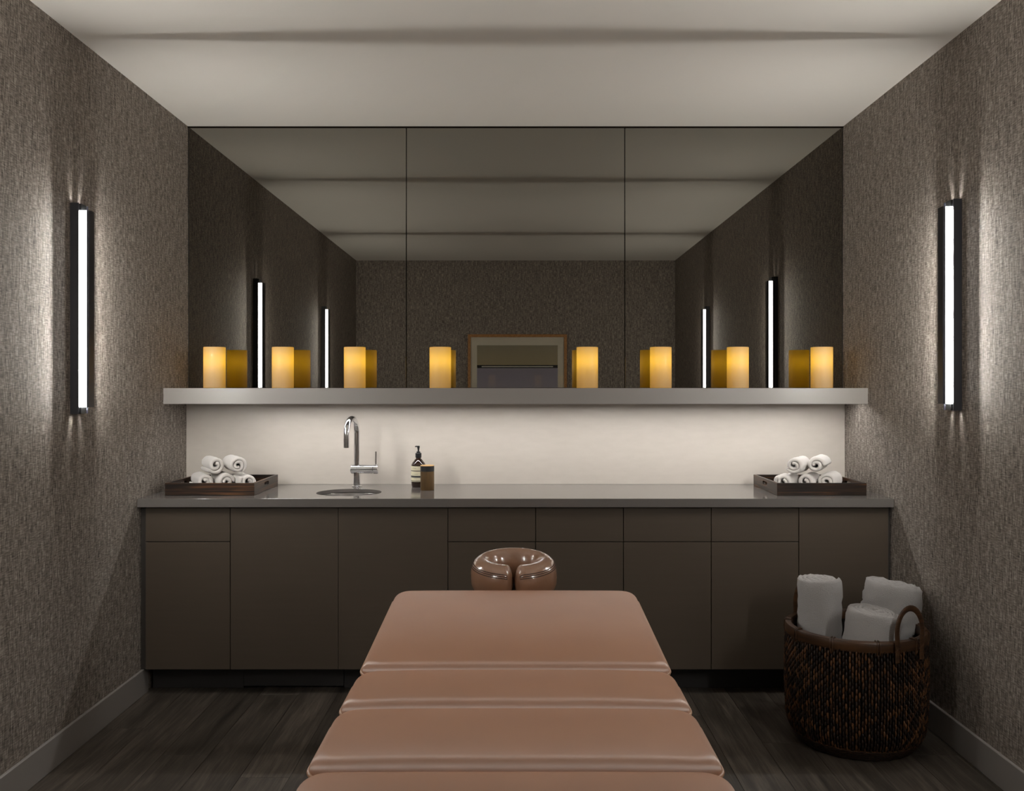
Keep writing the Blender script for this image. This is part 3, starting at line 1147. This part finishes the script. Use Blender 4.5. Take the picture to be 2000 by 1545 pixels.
# ------------------------------------------------------------------ wicker basket
BX, BY = 1.346, 3.615
bk = thing('wicker_basket', 'dark brown wicker basket with loop handles beside the right wall', 'basket', (BX, BY, 0.0005))
RIM_Z = 0.452
def brad(z):
    """outer radius of the weave at height z"""
    if z < 0.10:
        q = 1 - z / 0.10
        return 0.258 - 0.052 * q * q
    return 0.258 + 0.006 * math.sin((z - 0.10) / 0.35 * PI)
prof = [(0, 0.001)]
zs = [0.001] + [0.012 * k for k in range(1, 38)]
prof += [(brad(z) - 0.006, z) for z in zs]
prof += [(brad(0.44) - 0.013, 0.444)]
prof += [(brad(z) - 0.013, z) for z in reversed(zs[2:])]
prof += [(0, 0.014)]
lathe('basket_shell', prof, M['basket_shell'], bk, 72)
# upright strands, staggered like a twined weave
rng = random.Random(3)
vs_, fs_ = [], []
def strand(p0, p1, nrm, r, bulge, seg=5):
    """tapered little cane between p0 and p1"""
    ax = (p1 - p0)
    ln = ax.length
    ax.normalize()
    w = ax.cross(nrm).normalized()
    st = [(0.0, 0.25, -0.25), (0.25, 0.85, 0.6), (0.5, 1.0, 1.0), (0.75, 0.85, 0.6), (1.0, 0.25, -0.25)]
    b = len(vs_)
    for (q, s, lift) in st:
        c = p0 + ax * (ln * q) + nrm * (bulge * lift)
        for k in range(seg):
            a = 2 * PI * k / seg
            vs_.append(c + (w * math.cos(a) + nrm * math.sin(a)) * (r * s))
    for i in range(4):
        for k in range(seg):
            l = (k + 1) % seg
            fs_.append((b + i * seg + k, b + i * seg + l, b + (i + 1) * seg + l, b + (i + 1) * seg + k))
    fs_.append(tuple(b + k for k in range(seg - 1, -1, -1)))
    fs_.append(tuple(b + 4 * seg + k for k in range(seg)))
NC = 148
STEP = 0.0235
for c in range(NC):
    a = 2 * PI * c / NC
    z = 0.012 + (STEP * 0.5 if c % 2 else 0.0)
    while z < 0.418:
        z0, z1 = z - 0.004, z + STEP + 0.004
        lean = rng.uniform(-0.006, 0.006) + (0.004 if c % 2 else -0.004)
        j = rng.uniform(-0.002, 0.002)
        p0 = Vector((math.cos(a + j) * brad(max(z0, 0)), math.sin(a + j) * brad(max(z0, 0)), max(z0, 0.004)))
        a2 = a + j + lean
        p1 = Vector((math.cos(a2) * brad(z1), math.sin(a2) * brad(z1), z1))
        strand(p0, p1, Vector((math.cos(a), math.sin(a), 0)), 0.0043 * rng.uniform(0.85, 1.15), 0.0042)
        z += STEP
wv = mesh_obj('weave', vs_, fs_, M['rattan'], bk, True)
wv['kind'] = 'stuff'
wv['label'] = 'dense dark rattan weave'
# base coil ropes
for k in range(5):
    zc_ = 0.007 + k * 0.009
    rr = brad(zc_) + 0.0025
    pts = [Vector((rr * math.cos(2 * PI * q / 90), rr * math.sin(2 * PI * q / 90), zc_ + 0.0015 * math.sin(q * 2.1))) for q in range(90)]
    tube('base_coil', pts, 0.005, M['rattan'], bk, 6, True)
# rim band
rr = brad(0.43)
lathe('rim_band', [(rr - 0.015, 0.418), (rr + 0.006, 0.418), (rr + 0.0085, 0.424), (rr + 0.0085, 0.450), (rr + 0.005, 0.456), (rr - 0.016, 0.456), (rr - 0.018, 0.450), (rr - 0.018, 0.424), (rr - 0.015, 0.418)], M['cane'], bk, 96)
for k in range(10):
    a = 2 * PI * k / 10 + 0.27
    n_ = Vector((math.cos(a), math.sin(a), 0))
    tn = Vector((-math.sin(a), math.cos(a), 0))
    for off in (-0.005, 0.005):
        c0 = n_ * (rr + 0.010) + tn * off
        pts = [c0 + Vector((0, 0, 0.408)) - n_ * 0.004, c0 + Vector((0, 0, 0.425)), c0 + Vector((0, 0, 0.450)), n_ * (rr + 0.004) + tn * off + Vector((0, 0, 0.4585)), n_ * (rr - 0.016) + tn * off + Vector((0, 0, 0.4585)), n_ * (rr - 0.021) + tn * off + Vector((0, 0, 0.444))]
        tube('rim_lashing', pts, 0.0028, M['cane'], bk, 6)
def handle(a):
    n_ = Vector((math.cos(a), math.sin(a), 0))
    tn = Vector((-math.sin(a), math.cos(a), 0))
    pts = []
    hwid, hht = 0.060, 0.085
    base = n_ * (rr + 0.0125)
    pts.append(base - tn * hwid + Vector((0, 0, 0.385)))
    pts.append(base - tn * hwid + Vector((0, 0, 0.43)))
    pts.append(base - tn * hwid * 1.03 + Vector((0, 0, 0.47)))
    for k in range(0, 17):
        q = PI - PI * k / 16
        pts.append(base + tn * (hwid * 1.05 * math.cos(q)) + Vector((0, 0, 0.495 + hht * math.sin(q))))
    pts.append(base + tn * hwid * 1.03 + Vector((0, 0, 0.47)))
    pts.append(base + tn * hwid + Vector((0, 0, 0.43)))
    pts.append(base + tn * hwid + Vector((0, 0, 0.385)))
    h = tube('handle', pts, 0.01, M['cane'], bk, 10, False, (0.0115, 0.0042, n_))
    for s in (-1, 1):
        c0 = base + tn * (s * hwid) + n_ * 0.0055
        for sg in (-1, 1):
            tube('handle_lashing', [c0 + tn * (-0.013 * sg) + Vector((0, 0, 0.425)) - n_ * 0.006, c0 + Vector((0, 0, 0.437)), c0 + tn * (0.013 * sg) + Vector((0, 0, 0.449)) - n_ * 0.006], 0.0018, M['cane'], h, 5)
handle(math.radians(-66))
handle(math.radians(114))

M['bath_terry'] = Mat('dimmed_white_terry', rgb(204, 199, 197), 0.95, spec=0.1, sheen=0.4)  # greyer towel tone, with the dimmer light low in the room put into it
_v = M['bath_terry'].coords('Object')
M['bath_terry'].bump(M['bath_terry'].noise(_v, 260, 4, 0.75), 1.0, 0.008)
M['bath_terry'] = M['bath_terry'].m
bath_mesh = [towel_mesh('bath_towel', 0.092, 0.600, 0.019, 0.012, 21, 0.99, 30, 0.003, 26),
             towel_mesh('bath_towel', 0.128, 0.575, 0.024, 0.014, 22, 0.97, 30, 0.0065, 30),
             towel_mesh('bath_towel', 0.104, 0.520, 0.018, 0.012, 23, 0.98, 30, 0.003, 26)]
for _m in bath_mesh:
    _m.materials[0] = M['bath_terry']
def bath_towel(i, x, y, z, tilt, label):
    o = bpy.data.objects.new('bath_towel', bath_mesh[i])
    o.location = (x, y, z)
    o.rotation_mode = 'QUATERNION'
    o.rotation_quaternion = (Matrix.Rotation(tilt[1], 3, 'Y') @ Matrix.Rotation(tilt[0], 3, 'X') @ Matrix.Rotation(tilt[2], 3, 'Z')).to_quaternion()
    link(o)
    tag(o, label, 'towel', 'rolled bath towels in the wicker basket')
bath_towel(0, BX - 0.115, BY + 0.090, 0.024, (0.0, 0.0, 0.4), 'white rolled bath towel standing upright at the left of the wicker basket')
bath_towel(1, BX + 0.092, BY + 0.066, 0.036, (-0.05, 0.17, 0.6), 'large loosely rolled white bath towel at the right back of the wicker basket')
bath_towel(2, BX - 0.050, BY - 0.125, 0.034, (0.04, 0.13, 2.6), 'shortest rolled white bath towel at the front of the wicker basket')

# ------------------------------------------------------------------ picture on the rear wall
FX0, FX1, FZ0, FZ1 = -0.508, 0.546, 1.18, 1.962
pc = thing('framed_picture', 'oak framed abstract print hung on the rear wall, seen in the mirror', 'picture', ((FX0 + FX1) / 2, REAR_Y + 0.0005, FZ0))
hw_ = (FX1 - FX0) / 2
hh_ = FZ1 - FZ0
fb = 0.030
box('frame_rail', -hw_, hw_, 0.0, 0.026, hh_ - fb, hh_, M['oak'], pc, 0.001)
box('frame_rail', -hw_, hw_, 0.0, 0.026, 0, fb, M['oak'], pc, 0.001)
box('frame_stile', -hw_, -hw_ + fb, 0.0, 0.026, fb + 0.0003, hh_ - fb - 0.0003, M['oak'], pc, 0.001)
box('frame_stile', hw_ - fb, hw_, 0.0, 0.026, fb + 0.0003, hh_ - fb - 0.0003, M['oak'], pc, 0.001)
box('mat_board', -hw_ + fb, hw_ - fb, 0.004, 0.0095, fb, hh_ - fb, M['mat_board'], pc)
box('print', -hw_ + fb + 0.067, hw_ - fb - 0.067, 0.0096, 0.0106, fb + 0.09, hh_ - fb - 0.086, M['print'], pc)
box('glass_pane', -hw_ + fb, hw_ - fb, 0.014, 0.016, fb, hh_ - fb, M['glass'], pc)
